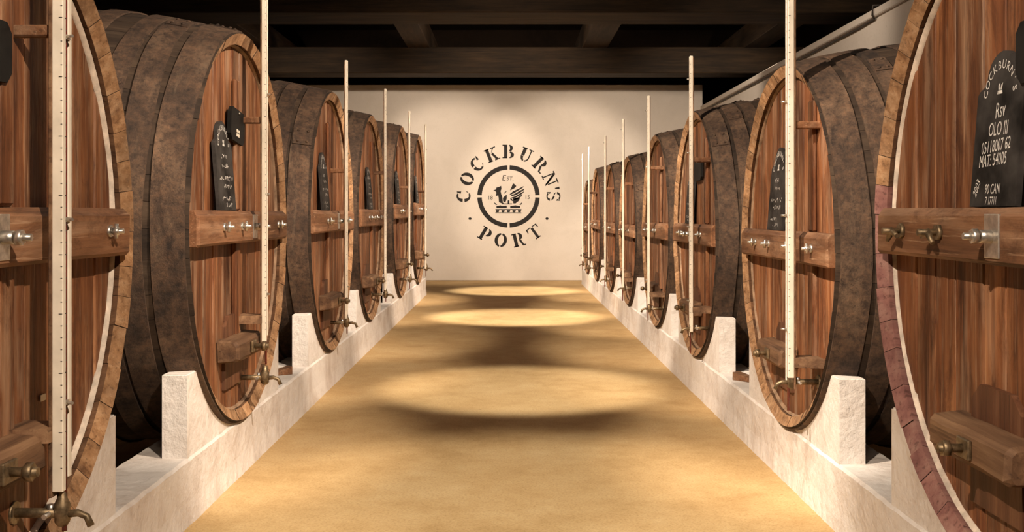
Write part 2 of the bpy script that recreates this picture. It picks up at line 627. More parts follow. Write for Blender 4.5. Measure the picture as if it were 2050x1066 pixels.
def lap_mesh(x0, x1, ang):
    """overlap plate with rivets"""
    mbl = MB()
    V, Fc = [], []
    for k in range(5):
        a = ang + 0.07 * (k - 2) / 2
        for (x, d) in ((x0 + 0.004, 0.009), (x0 + 0.004, 0.017), (x1 - 0.004, 0.017), (x1 - 0.004, 0.009)):
            r = prof(x) + d
            V.append((x, r * math.sin(a), r * math.cos(a)))
    for k in range(4):
        for j in range(3):
            Fc.append((k * 4 + j, k * 4 + j + 1, (k + 1) * 4 + j + 1, (k + 1) * 4 + j))
    Fc += [(0, 1, 2, 3), (16, 17, 18, 19)]
    mbl.add(V, Fc)
    for da in (-0.045, 0.045):
        for fx in (0.27, 0.73):
            x = x0 + (x1 - x0) * fx
            r = prof(x) + 0.016
            a = ang + da
            p = Vector((x, r * math.sin(a), r * math.cos(a)))
            nrm = Vector((0, math.sin(a), math.cos(a)))
            mbl.tube([p, p + nrm * 0.006, p + nrm * 0.010], [0.013, 0.011, 0.005], 8)
    return mbl.mesh('hoop_lap', ['hoop'])


HX = [(0.02, 0.185), (0.225, 0.36), (0.39, 0.50), (0.62, 0.74), (1.0, 1.12), (1.48, 1.60), (1.86, 1.98), (2.24, 2.375), (2.415, 2.58)]
HOOPS = [(hoop_mesh(a, b, i), [lap_mesh(a, b, t) for t in (0.55, -0.5)]) for i, (a, b) in enumerate(HX)]


def head_planks():
    rnd = random.Random(3)
    rin = R0 - TH + 0.012
    n = 11
    ws = [rnd.uniform(0.8, 1.2) for _ in range(n)]
    tot = sum(ws)
    ys = [-rin]
    for w in ws:
        ys.append(ys[-1] + 2 * rin * w / tot)
    out = []
    for i in range(n):
        a, b = ys[i] + 0.0015, ys[i + 1] - 0.0015
        a, b = max(a, -rin + 0.01), min(b, rin - 0.01)
        d = rnd.uniform(-0.005, 0.005)
        ks = 5

        def ring(inset, x):
            aa, bb = a + inset, b - inset
            top, botm = [], []
            for k in range(ks):
                y = aa + (bb - aa) * k / (ks - 1)
                h = math.sqrt(max(1e-4, (rin - inset * 0) ** 2 - y * y))
                top.append((x, y, h))
                botm.append((x, y, -h))
            return top + botm[::-1]
        r1, r2, r3 = ring(0.006, REC + d), ring(0, REC + d + 0.007), ring(0, REC + 0.055)
        m_ = len(r1)
        Fc = [tuple(range(m_)), tuple(2 * m_ + k for k in reversed(range(m_)))]
        for k in range(m_):
            k2 = (k + 1) % m_
            Fc += [(k, k2, m_ + k2, m_ + k), (m_ + k, m_ + k2, 2 * m_ + k2, 2 * m_ + k)]
        out.append(MB().add(r1 + r2 + r3, Fc).mesh('head_plank', ['head']))
    return out


PLANKS = head_planks()
REAR = MB().prism([((R0 - TH + 0.01) * math.cos(2 * PI * k / 48), (R0 - TH + 0.01) * math.sin(2 * PI * k / 48)) for k in range(48)], LEN - 0.11, LEN - 0.06, 'x').mesh('rear_head', ['head'])


def seal_mesh(key):
    n = 64
    rin = R0 - TH
    rnd = random.Random(11)
    V, Fc = [], []
    for k in range(n):
        a = 2 * PI * k / n
        w = 0.011 + rnd.uniform(-0.005, 0.004)
        for (r, x) in ((rin + 0.002, REC - 0.018), (rin - w, REC - 0.006), (rin - w, REC + 0.003)):
            V.append((x, r * math.sin(a), r * math.cos(a)))
    for k in range(n):
        k2 = (k + 1) % n
        for j in range(2):
            Fc.append((k * 3 + j, k * 3 + j + 1, k2 * 3 + j + 1, k2 * 3 + j))
    return MB().add(V, Fc, 0, True).mesh('sealing_ring', [key])


SEALS = {k: seal_mesh(k) for k in ('seal', 'oldseal')}


def crossbar_mesh():
    h, t = 0.098, 0.10
    x1 = REC + 0.006
    x0 = x1 - t
    c = 0.03
    mbc = MB()
    prof_ = [(x1, -h), (x0 + 0.012, -h), (x0, -h + 0.014), (x0, h - c), (x0 + c * 0.9, h), (x1, h)]
    hl = R0 - TH - 0.022
    ys = [-hl, -hl + 0.02] + [-hl + 0.02 + (2 * hl - 0.04) * k / 8 for k in range(1, 8)] + [hl - 0.02, hl]
    rnd = random.Random(5)
    V, Fc = [], []
    for i, y in enumerate(ys):
        e = 0.012 if i in (0, len(ys) - 1) else 0.0
        for (x, z) in prof_:
            zz = z * (1 - e * 3) + rnd.uniform(-.002, .002)
            xx = max(x, x0 + e) + (rnd.uniform(-.002, .002) if x < x1 else 0)
            # ends follow the round of the mouth
            lim = math.sqrt(max(0.0, (R0 - TH - 0.004) ** 2 - z * z))
            V.append((xx, max(-lim, min(lim, y)), zz))
    n = len(prof_)
    for i in range(len(ys) - 1):
        for k in range(n):
            Fc.append((i * n + k, i * n + (k + 1) % n, (i + 1) * n + (k + 1) % n, (i + 1) * n + k))
    Fc += [tuple(range(n)), tuple((len(ys) - 1) * n + k for k in range(n))]
    return mbc.add(V, Fc).mesh('crossbar', ['bar'])


CROSS = crossbar_mesh()
XF = REC + 0.006 - 0.10                      # front face of the crossbar


def bolt_mesh():
    """square washer, nut, threaded end and a T key"""
    b = MB()
    b.tube([(0.004, 0, 0), (-0.012, 0, 0)], 0.026, 6)
    b.tube([(0, 0, 0), (-0.062, 0, 0)], 0.0095, 8)
    b.tube([(-0.030, 0.0, 0.030), (-0.030, 0.0, -0.030)], 0.0085, 8)
    b.tube([(-0.018, 0, 0), (-0.042, 0, 0)], 0.0165, 8)
    return b.mesh('bolt', ['steel'])


def old_bolt_mesh():
    b = MB()
    b.tube([(0.004, 0, 0), (-0.016, 0, 0)], 0.032, 6)
    b.tube([(0, 0, 0), (-0.085, 0, 0)], 0.013, 8)
    b.tube([(-0.045, -0.055, -0.03), (-0.045, 0, 0), (-0.045, 0.055, -0.03)], [0.009, 0.016, 0.009], 8)
    return b.mesh('bolt', ['oldmetal'])


BOLT, OLDBOLT = bolt_mesh(), old_bolt_mesh()
PLATE = MB().box(-0.006, 0.004, -0.055, 0.055, -0.075, 0.075, 0.002).mesh('bolt_plate', ['steel'])
PLATEBOLT = MB().tube([(0, 0, 0), (-0.045, 0, 0)], 0.022, 8).tube([(-0.045, 0, 0), (-0.10, 0, 0)], 0.012, 8).tube([(-0.052, 0, 0), (-0.072, 0, 0)], 0.026, 6).mesh('bolt', ['steel'])

# small door at the foot of the head, its bar, clamp bolt
DOOR = MB().prism([(-0.20, -0.98), (0.20, -0.98), (0.19, -0.60), (0.12, -0.54), (-0.12, -0.54), (-0.19, -0.60)], REC - 0.022, REC + 0.02, 'x').mesh('hatch_door', ['door'])


def hatch_bar_mesh():
    b = MB()
    hl, h = 0.32, 0.062
    x0, x1 = -0.06, REC - 0.008
    sec = [(x1, -h), (x0 + .015, -h), (x0, -h + .02), (x0, h - .022), (x0 + .02, h), (x1, h + 0.012)]
    rnd = random.Random(21)
    V, Fc = [], []
    ys = [-hl, -hl * 0.93, -hl * .4, hl * .1, hl * .5, hl * .93, hl]
    for i, y in enumerate(ys):
        s = 0.86 if i in (0, len(ys) - 1) else 1
        for (x, z) in sec:
            V.append((x1 + (x - x1) * s + rnd.uniform(-.004, .004), y, z * s + rnd.uniform(-.005, .005)))
    n = len(sec)
    for i in range(len(ys) - 1):
        for k in range(n):
            Fc.append((i * n + k, i * n + (k + 1) % n, (i + 1) * n + (k + 1) % n, (i + 1) * n + k))
    Fc += [tuple(range(n)), tuple((len(ys) - 1) * n + k for k in range(n))]
    return b.add(V, Fc).mesh('hatch_bar', ['old'])


HBAR = hatch_bar_mesh()
CLAMP = MB().box(-0.015, 0.0, -0.05, 0.05, -0.035, 0.035, 0.004).tube([(-0.01, 0, 0), (-0.10, 0, 0)], 0.016, 8).tube([(-0.06, 0, 0), (-0.085, 0, 0)], 0.03, 6).mesh('clamp_bolt', ['oldmetal'])
BLOCK = MB().box(-0.03, REC, -0.10, 0.10, -0.09, 0.0, 0.012).mesh('foot_block', ['old'])
BATTEN = MB().box(REC - 0.03, REC + 0.004, -0.055, 0.055, 0.10, 0.92, 0.012).mesh('batten', ['head'])
LOWBATTEN = MB().box(REC - 0.03, REC + 0.004, -0.055, 0.055, -0.72, -0.10, 0.006).mesh('batten', ['head'])


def tap_meshes():
    body = MB()
    body.tube([(REC, 0, 0), (REC - 0.012, 0, 0)], 0.040, 12)
    body.tube([(REC, 0, 0), (-0.10, 0, 0)], 0.017, 10)
    body.tube([(-0.10, 0, -0.045), (-0.10, 0, -0.03), (-0.10, 0, 0.03), (-0.10, 0, 0.05), (-0.10, 0, 0.075)], [0.014, 0.026, 0.028, 0.018, 0.016], 10)
    sp = MB().tube([(-0.10, 0, -0.005), (-0.155, 0, 0.0), (-0.185, 0, -0.012), (-0.20, 0, -0.045)], [0.014, 0.013, 0.012, 0.013], 8)
    hd = MB().tube([(-0.06, -0.055, 0.0), (-0.06, 0.055, 0.0)], 0.009, 8).tube([(-0.06, 0, 0), (-0.06, 0, 0.03)], 0.012, 8)
    return body.mesh('tap', ['oldmetal']), sp.mesh('spout', ['oldmetal']), hd.mesh('tap_handle', ['steel'])


TAP, SPOUT, TAPH = tap_meshes()

BARRELS = []


def barrel(side, yc, r, label, gy, stained=False, bolts=(), seed=0):
    """gy: offset of the gauge towards the right hand of somebody facing the head"""
    rnd = random.Random(seed * 17 + 3)
    s = r / R0
    root = link('wine_barrel', None, None, (side * RIM, yc, BOT), (0, 0, 0 if side > 0 else PI))
    root.scale = (s, s, s)
    tag(root, label, 'barrel', 'big wooden barrels along the aisle')
    c = (0, 0, R0)
    order = [0] * 16 + [1] * 16 + [2] * 16
    rnd.shuffle(order)
    a = rnd.uniform(0, 1)
    for k in order:
        a += WID[k] / 2
        low = math.cos(a) < 0.15
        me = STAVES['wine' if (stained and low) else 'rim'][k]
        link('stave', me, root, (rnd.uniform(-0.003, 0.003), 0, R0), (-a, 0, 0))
        a += WID[k] / 2
    far = -1 if side > 0 else 1
    for i, (hm, laps) in enumerate(HOOPS):
        t = rnd.uniform(-0.7, 0.7)
        h = link('hoop', hm, root, c, (t, 0, 0))
        link('hoop_lap', laps[rnd.randint(0, 1)], h)
    flip = rnd.choice((0, PI))
    for pm in PLANKS:
        link('head_plank', pm, root, c)
    link('rear_head', REAR, root, c)
    link('sealing_ring', SEALS['seal' if seed in (0, 20) else 'oldseal'], root, c)
    cr = link('crossbar', CROSS, root, c)
    rt = -1 if True else 1                   # facing the head, right is local -y
    for (d, kind) in bolts:
        y = rt * d
        if kind == 'plate':
            p = link('bolt_plate', PLATE, cr, (XF, y, 0))
            link('bolt', PLATEBOLT, cr, (XF, y, 0))
        else:
            link('bolt', OLDBOLT if kind == 'old' else BOLT, cr, (XF, y, 0.005), (rnd.uniform(-0.4, 0.4), 0, 0))
    hy = -rt * 0.12
    link('hatch_door', DOOR, root, (0, hy, R0))
    hb = link('hatch_bar', HBAR, root, (0, hy, R0 - 0.74))
    link('clamp_bolt', CLAMP, hb, (-0.06, -0.02, 0))
    y = rt * gy / s
    link('batten', BATTEN, root, (0, y - rt * 0.10, R0))
    link('batten', LOWBATTEN, root, (0, y - rt * 0.10, R0))
    zt = 0.30 if abs(gy) < 0.4 else 0.32
    zt = max(zt, R0 - math.sqrt((R0 - 0.2) ** 2 - y * y))
    tp = link('tap', TAP, root, (0, y, zt - 0.06))
    link('spout', SPOUT, tp)
    link('tap_handle', TAPH, tp)
    BARRELS.append(root)
    return root


ST = lambda *d: [(x, 'new') for x in d]
LBL_L = [
    'huge barrel nearest in left row, cut by the left edge of the picture',
    'second barrel from the front in left row, big dusty body with black board and plaque',
    'third barrel from the front in left row, grey board standing on its crossbar',
    'fourth barrel from the front in left row, dark mouldy top',
    'fifth barrel from the front in left row, taller, its head lit bright',
    'last and farthest barrel of left row, before the white back wall']
LBL_R = [
    'huge barrel nearest in right row, rim stained purple, big lettered chalkboard on crossbar',
    'second barrel from the front in right row, orange rim and wide dusty hoops',
    'third barrel from the front in right row, small black plaque above a board',
    'fourth barrel from the front in right row',
    'fifth barrel from the front in right row',
    'sixth barrel from the front in right row',
    'seventh barrel from the front in right row, second from the back wall',
    'last and smallest barrel of right row, beside the white back wall']
GL = [0.22, 0.06, 0.08, 0.42, 0.02, 0.04]
GR = [0.62, 0.58, 0.52, 0.27, 0.46, 0.37, -0.35, 0.2]
BL = [[(-0.10, 'platenew'), (0.9, 'new')], [(-0.62, 'new'), (-0.22, 'new'), (0.12, 'plate'), (0.8, 'new')], [(-0.5, 'new'), (0.1, 'plate'), (0.6, 'new')],
      [(-0.5, 'new'), (0.0, 'new'), (0.6, 'new')], [(-0.5, 'new'), (0.5, 'new')], [(-0.5, 'new'), (0.5, 'new')]]
BR = [[(-0.80, 'old'), (-0.42, 'old'), (0.02, 'plate'), (0.6, 'old')], [(-0.62, 'new'), (-0.22, 'new'), (0.34, 'new'), (0.82, 'new')], [(-0.5, 'new'), (0.0, 'plate'), (0.6, 'new')],
      [(-0.5, 'new'), (0.3, 'new')], [(-0.5, 'new'), (0.5, 'new')], [(-0.5, 'new'), (0.5, 'new')], [(-0.5, 'new'), (0.5, 'new')], [(-0.4, 'new'), (0.4, 'new')]]
BL[0] = [(-0.06, 'plate'), (0.86, 'new')]
for i, (y, r) in enumerate(LEFT):
    barrel(-1, y, r, LBL_L[i], GL[i], False, BL[i], i)
for i, (y, r) in enumerate(RIGHT):
    barrel(1, y, r, LBL_R[i], GR[i], i == 0, BR[i], 20 + i)

tagm = MB().box(-0.004, 0.0, -0.022, 0.022, -0.012, 0.012, 0.001).mesh('paper_tag', ['paint'])
link('paper_tag', tagm, BARRELS[0], (REC - 0.004, -0.45, 0.60))
spile = MB().tube([(0, 0, 0), (-0.02, 0, 0), (-0.026, 0, 0)], [0.011, 0.009, 0.005], 8).mesh('spile', ['seal'])
link('spile', spile, BARRELS[1], (REC, -0.43, 0.60))

ORD = ['first', 'second', 'third', 'fourth', 'fifth', 'sixth', 'seventh', 'eighth']
for i, (y, r) in enumerate(LEFT):
    cradle(-1, y, r, 'white plastered cradle under the %s barrel from the front, left row' % ORD[i])
for i, (y, r) in enumerate(RIGHT):
    cradle(1, y, r, 'white plastered cradle under the %s barrel from the front, right row' % ORD[i])


# rear sleepers carry the back ends of the barrels, out of sight
def rear_wall(name, side, barrels, y0, y1):
    V, Fc = [], []
    ys = []
    y = y0
    while y < y1:
        ys.append(y)
        y += 0.08
    for y in ys:
        z = 0.6
        for (yc, r) in barrels:
            if abs(y - yc) < r:
                z = min(z, BOT + r - math.sqrt(max(0, (r * 1.10 + 0.0) ** 2 - (y - yc) ** 2)))
        V += [(side * 3.2, y, 0), (side * 3.2, y, z), (side * 3.45, y, z), (side * 3.45, y, 0)]
    for i in range(len(ys) - 1):
        for k in range(4):
            Fc.append((i * 4 + k, i * 4 + (k + 1) % 4, (i + 1) * 4 + (k + 1) % 4, (i + 1) * 4 + k))
    struct(name, MB().add(V, Fc), ['white'])


rear_wall('trim_4', -1, LEFT, 1.6, 21.0)
rear_wall('trim_5', 1, RIGHT, 1.6, 24.0)

# ------------------------------------------------------------------ level gauges
GX = 1.52


def gauge(side, y, z0, z1, label, zpegs, ticks=True, wid=1.0):
    root = link('level_gauge', None, None, (side * GX, y, z0), (0, 0, 0 if side > 0 else PI))
    tag(root, label, 'gauge', 'cream level gauges in front of the barrels')
    L = z1 - z0
    # local: -x faces the aisle; +y side is towards the left hand of the viewer facing the head
    link('scale_board', MB().box(-0.016, 0.022, 0.011, 0.037, 0, L, 0.003).mesh('scale_board', ['paint']), root)
    link('guard_strip', MB().box(-0.016, 0.022, -0.037, -0.011, 0.04, L, 0.003).mesh('guard_strip', ['paint']), root)
    link('backing_strip', MB().box(0.022, 0.034, -0.036, 0.036, -0.02, L - 0.01, 0.002).mesh('backing_strip', ['old']), root)
    link('glass_tube', MB().tube([(-0.006, 0, -0.14), (-0.006, 0, L - 0.02)], 0.0090, 8).mesh('glass_tube', ['tube']), root)
    if ticks:
        tk = MB()
        n = int(L / 0.04)
        for k in range(2, n):
            z = k * 0.04
            w = 0.012 if k % 5 == 0 else 0.006
            tk.add([(-0.0166, 0.009, z), (-0.0166, 0.009 + w, z), (-0.0166, 0.009 + w, z + 0.003), (-0.0166, 0.009, z + 0.003)], [(0, 1, 2, 3)])
            tk.add([(-0.014, 0.0376, z), (-0.014 + w, 0.0376, z), (-0.014 + w, 0.0376, z + 0.003), (-0.014, 0.0376, z + 0.003)], [(0, 1, 2, 3)])
            tk.add([(-0.014, -0.0376, z), (-0.014 + w, -0.0376, z), (-0.014 + w, -0.0376, z + 0.003), (-0.014, -0.0376, z + 0.003)], [(0, 1, 2, 3)])
        o = link('scale_marks', tk.mesh('scale_marks', ['tick']), root)
        o['kind'] = 'stuff'
    for k in range(int(L / 0.6) + 1):
        z = 0.3 + k * 0.62
        if z < L:
            link('tube_clip', MB().tube([(-0.022, 0.014, z), (-0.045, 0.03, z)], 0.006, 6).box(-0.021, -0.016, -0.014, 0.014, z - 0.008, z + 0.008, 0.001).mesh('tube_clip', ['steel']), root)
    for ch in root.children:
        ch.scale = (wid, wid, 1)
    xh = RIM + REC - GX + 0.002
    for zp, big in zpegs:
        z = zp - z0
        if big:
            link('wall_bracket', MB().prism([(-0.012, -0.06), (xh, -0.10), (xh, 0.10), (-0.012, 0.06)], z - 0.03, z + 0.02, 'z').mesh('wall_bracket', ['old']), root, (0.034 * wid, 0, 0))
        else:
            link('wall_bracket', MB().box(0.034 * wid, xh, -0.022, 0.022, z - 0.02, z + 0.02, 0.006).mesh('wall_bracket', ['bar']), root)
    return root


gl = [(3.62, 0.66, 3.2, [(2.22, 0), (0.86, 1)]), (6.62, 0.80, 3.15, [(2.18, 0), (0.95, 1)]), (9.93, 0.62, 3.03, [(2.0, 0), (0.80, 1)]),
      (13.04, 0.66, 3.13, [(2.1, 0), (0.80, 1)]), (16.17, 0.6, 3.16, [(2.0, 0), (0.80, 1)]), (19.27, 0.6, 3.22, [(2.0, 0), (0.8, 1)])]
gr = [(2.90, 0.62, 3.0, [(2.05, 0), (0.8, 1)]), (5.78, 0.67, 3.05, [(2.08, 0), (0.80, 1)]), (8.92, 0.57, 2.92, [(2.05, 0), (0.80, 1)]),
      (11.65, 0.57, 2.89, [(2.1, 0), (0.72, 1)]), (14.26, 0.57, 2.87, [(2.0, 0), (0.72, 1)]), (16.95, 0.57, 2.85, [(2.0, 0), (0.72, 1)]),
      (20.4, 0.57, 2.88, [(2.0, 0), (0.72, 1)]), (22.2, 0.57, 2.85, [(1.8, 0), (0.72, 1)])]
for i, (y, a, b, p) in enumerate(gl):
    gauge(-1, y, a, b, 'tall cream level gauge before the %s barrel from the front, left row' % ORD[i], p, i < 4, (1.0, 0.75, 0.62, 0.62, 0.62, 0.62)[i])
for i, (y, a, b, p) in enumerate(gr):
    if i == 0:
        continue                             # stands outside the frame
    gauge(1, y, a, b, 'tall cream level gauge before the %s barrel from the front, right row' % ORD[i], p, i < 4, (1.0, 0.85, 0.66, 0.62, 0.6, 0.6, 0.6, 0.55)[i])


# ------------------------------------------------------------------ chalkboards and plaques
def arc_text(mbt, word, rad, size, cx, cy, a0, a1, z):
    n = len(word)
    for k, ch in enumerate(word):
        a = math.radians(a0 + (a1 - a0) * k / (n - 1))
        V, Fc = text_mesh(ch, size)
        tf = Matrix.Translation((cx + rad * math.cos(a), cy + rad * math.sin(a), z)) @ Matrix.Rotation(a - PI / 2, 4, 'Z')
        mbt.add(V, Fc, 0, False, tf)


def scribble(mbt, x0, x1, y, h, rnd, z):
    """a line of illegible chalk handwriting"""
    x = x0
    while x < x1:
        w = rnd.uniform(0.5, 0.9) * h
        for _ in range(2):
            a = (x + rnd.uniform(0, w), y + rnd.uniform(-h, h) / 2)
            b = (x + rnd.uniform(0, w), y + rnd.uniform(-h, h) / 2)
            d = Vector((b[0] - a[0], b[1] - a[1]))
            if d.length < h * 0.3:
                continue
            nrm = Vector((-d.y, d.x)).normalized() * 0.0022
            mbt.add([(a[0] - nrm.x, a[1] - nrm.y, z), (b[0] - nrm.x, b[1] - nrm.y, z), (b[0] + nrm.x, b[1] + nrm.y, z), (a[0] + nrm.x, a[1] + nrm.y, z)], [(0, 1, 2, 3)])
        x += w * 1.15


def crest(mbt, x, y, s, z):
    mbt.add([(x - s, y - s, z), (x + s, y - s, z), (x + s * 0.8, y - s * 0.4, z), (x - s * 0.8, y - s * 0.4, z)], [(0, 1, 2, 3)])
    mbt.add([(x - s * .6, y - s * .3, z), (x + s * .1, y - s * .3, z), (x - s * .1, y + s * .9, z), (x - s * .7, y + s * .5, z)], [(0, 1, 2, 3)])
    mbt.add([(x + s * .15, y - s * .3, z), (x + s * .6, y - s * .3, z), (x + s * .9, y + s * .8, z), (x + s * .3, y + s * .5, z)], [(0, 1, 2, 3)])


def chalkboard(side, y, zbase, w, h, label, lines=None, seed=0):
    """board in its own xy plane: x to the reader's right, y up, z to the reader"""
    o0 = link('chalkboard', None, None, (side * (RIM + REC - 0.052), y, zbase))
    # reader faces the head: for the right row he looks along +x
    rz = -PI / 2 if side > 0 else PI / 2
    o0.rotation_euler = (Matrix.Rotation(rz, 4, 'Z') @ Matrix.Rotation(PI / 2 - math.radians(4.5), 4, 'X')).to_euler()
    hw = w / 2
    sh = h * 0.74
    poly = [(-hw, 0), (hw, 0), (hw, sh)]
    for k in range(9):
        a = -PI / 2 + (PI / 2) * k / 8
        pass
    tip = hw * 0.62
    poly += [(hw * 0.92, sh + 0.012), (tip + 0.012, sh + h * 0.05)]
    for k in range(11):
        a = PI * k / 10
        poly.append((tip * math.cos(a), sh + h * 0.07 + (h - sh - h * 0.07) * math.sin(a) ** 0.9))
    poly += [(-tip - 0.012, sh + h * 0.05), (-hw * 0.92, sh + 0.012), (-hw, sh)]
    link('board', MB().prism(poly, -0.010, 0.010, 'z').mesh('board', ['board']), o0)
    tag(o0, label, 'chalkboard', 'chalkboards standing on the crossbars')
    t = MB()
    z = 0.0112
    arc_text(t, "COCKBURN'S", hw * 0.62, w * 0.125, 0, sh - h * 0.03, 172, 8, z)
    crest(t, 0, sh + h * 0.02, w * 0.06, z)
    rnd = random.Random(seed)
    if lines:
        for (s, x, yy, size, rot) in lines:
            V, Fc = text_mesh(s, size)
            sk = Matrix(((1, 0.12, 0, 0), (0, 1, 0, 0), (0, 0, 1, 0), (0, 0, 0, 1)))
            tf = Matrix.Translation((x, yy, z)) @ Matrix.Rotation(math.radians(rot), 4, 'Z') @ Matrix.Diagonal((0.78, 1.15, 1, 1)) @ sk
            t.add(V, Fc, 0, False, tf)
    else:
        for k, (yy, a, b) in enumerate(((0.60, -.35, .2), (0.50, -.35, .35), (0.36, -.75, .7), (0.27, -.3, .6), (0.13, -.6, .4), (0.06, -.2, .5))):
            scribble(t, a * hw, b * hw, yy * h, h * 0.055, rnd, z)
    cw = link('chalk_writing', t.mesh('chalk_writing', ['chalk']), o0)
    cw['kind'] = 'stuff'
    return o0


def ctop(r):
    return BOT + r + 0.098 * r / R0 + 0.002


H = 0.52
W = 0.34
lines = [('Rsv', 0.015, 0.325, 0.066, 4), ('OLO III', 0.01, 0.262, 0.058, 0), ('05118007 62', 0.0, 0.205, 0.052, 3), ('MAT: 54005', -0.015, 0.157, 0.052, 2),
         ('90 CAN', 0.0, 0.058, 0.042, 0), ('7 17711', -0.005, 0.018, 0.034, 0), ('2003', -0.12, 0.065, 0.04, 62)]
chalkboard(1, 3.60, ctop(1.18), W, 0.53, 'big chalkboard with white handwriting on the nearest right barrel', lines)
chalkboard(1, 6.56, ctop(1.065), 0.35, 0.51, 'grey chalkboard left of the gauge on the second right barrel', None, 2)
chalkboard(1, 9.73, ctop(1.075), 0.34, 0.50, 'chalkboard behind the gauge on the third right barrel', None, 3)
chalkboard(-1, 6.17, ctop(1.175), 0.36, 0.52, 'black narrow looking chalkboard under the plaque on second left barrel', None, 4)
chalkboard(-1, 9.50, ctop(1.185), 0.36, 0.52, 'worn chalkboard with pale scribbles on the third left barrel', None, 5)
chalkboard(-1, 12.55, ctop(1.205), 0.36, 0.5, 'dark chalkboard on the fourth left barrel', None, 6)
chalkboard(-1, 15.75, ctop(1.285), 0.36, 0.5, 'dark chalkboard on the fifth left barrel', None, 7)
chalkboard(-1, 18.95, ctop(1.33), 0.36, 0.5, 'dark chalkboard on the farthest left barrel', None, 8)


def plaque(side, y, z, w, h, label, tilt=0, motif=False):
    o = link('plaque', None, None, (side * (RIM + REC - 0.03), y, z))
    rz = -PI / 2 if side > 0 else PI / 2
    o.rotation_euler = (Matrix.Rotation(rz, 4, 'Z') @ Matrix.Rotation(PI / 2, 4, 'X') @ Matrix.Rotation(math.radians(tilt), 4, 'Z')).to_euler()
    a, b, c = w / 2, h / 2, min(w, h) * 0.17
    link('board', MB().prism([(-a + c, -b), (a - c, -b), (a, -b + c), (a, b - c), (a - c, b), (-a + c, b), (-a, b - c), (-a, -b + c)], -0.012, 0.012, 'z').mesh('board', ['black']), o)
    link('hook', MB().tube([(0, b - 0.02, 0.012), (0, b - 0.02, 0.022)], 0.006, 6).tube([(0, b - 0.02, 0.0), (0, b - 0.02, -0.028)], 0.004, 6).mesh('hook', ['steel']), o)
    if motif:
        t = MB()
        for (x, yy) in ((-0.02, -0.03), (0.02, -0.03), (-0.02, -0.055), (0.02, -0.055)):
            t.box(x - 0.014, x + 0.014, yy - 0.009, yy + 0.009, 0.0125, 0.0135)
        link('painted_marks', t.mesh('painted_marks', ['paint']), o)
    tag(o, label, 'plaque', 'black plaques hanging on the barrel heads')


plaque(-1, 3.36, 2.13, 0.34, 0.20, 'black plaque at left edge on the nearest left barrel')
plaque(-1, 6.47, 2.13, 0.32, 0.20, 'black plaque with pale marks above the board on second left barrel', -6, True)
plaque(1, 3.30, 2.12, 0.34, 0.20, 'black plaque right of the big lettered chalkboard, nearest right barrel')
plaque(1, 9.35, 1.98, 0.34, 0.18, 'small black plaque on the third right barrel')

# small wedges left lying on the kerbs between the barrels
wd = MB().prism([(-0.12, 0), (0.12, 0), (0.12, 0.06), (-0.10, 0.015)], -0.04, 0.04, 'y').mesh('wooden_wedge', ['bar'])
tag(link('wooden_wedge', wd, None, (-1.82, 8.3, KT + 0.001), (0, 0, 0.7)), 'small wooden wedge lying on left kerb between second and third barrels', 'wedge', 'loose wooden wedges')
tag(link('wooden_wedge', wd, None, (1.80, 8.0, KT + 0.001), (0, 0, 2.3)), 'small wooden wedge lying on right kerb between second and third barrels', 'wedge', 'loose wooden wedges')

# ------------------------------------------------------------------ stencilled emblem on the back wall
PX = YW / F                                  # metres per pixel at the wall
logo = link('wall_emblem', None, None, ((1018 - 1020) * PX, YW - 0.001, EYE + (428 - 393.5) * PX), (PI / 2, 0, 0))
tag(logo, 'round black stencilled emblem with arched lettering painted on back wall', 'emblem')
ZE = 0.0015                                  # paint thickness


def flat(mbt, poly, tf=None):
    n = len(poly)
    mbt.add([(p[0], p[1], ZE) for p in poly], [tuple(range(n))], 0, False, tf)


def arcband(mbt, r0, r1, a0, a1, n, tf=None, sx=1.0, sy=1.0, cx=0.0, cy=0.0, r0b=None, r1b=None):
    """ring sector; thickness may run from r0..r1 to r0b..r1b"""
    for k in range(n):
        t0, t1 = k / n, (k + 1) / n
        A, B = math.radians(a0 + (a1 - a0) * t0), math.radians(a0 + (a1 - a0) * t1)
        flat(mbt, [(cx + sx * r0 * math.cos(A), cy + sy * r0 * math.sin(A)), (cx + sx * r1 * math.cos(A), cy + sy * r1 * math.sin(A)),
                   (cx + sx * r1 * math.cos(B), cy + sy * r1 * math.sin(B)), (cx + sx * r0 * math.cos(B), cy + sy * r0 * math.sin(B))], tf)


def bowl(mbt, cx, cy, w, h, thick, thin, a0, a1, n, tf):
    """stressed oval stroke: thick at the sides, thin at top and foot"""
    for k in range(n):
        q = []
        for t in (k / n, (k + 1) / n):
            a = math.radians(a0 + (a1 - a0) * t)
            ca, sa = math.cos(a), math.sin(a)
            q.append(((cx + w * ca, cy + h * sa), (cx + (w - thick) * ca, cy + (h - thin) * sa)))
        flat(mbt, [q[0][0], q[1][0], q[1][1], q[0][1]], tf)


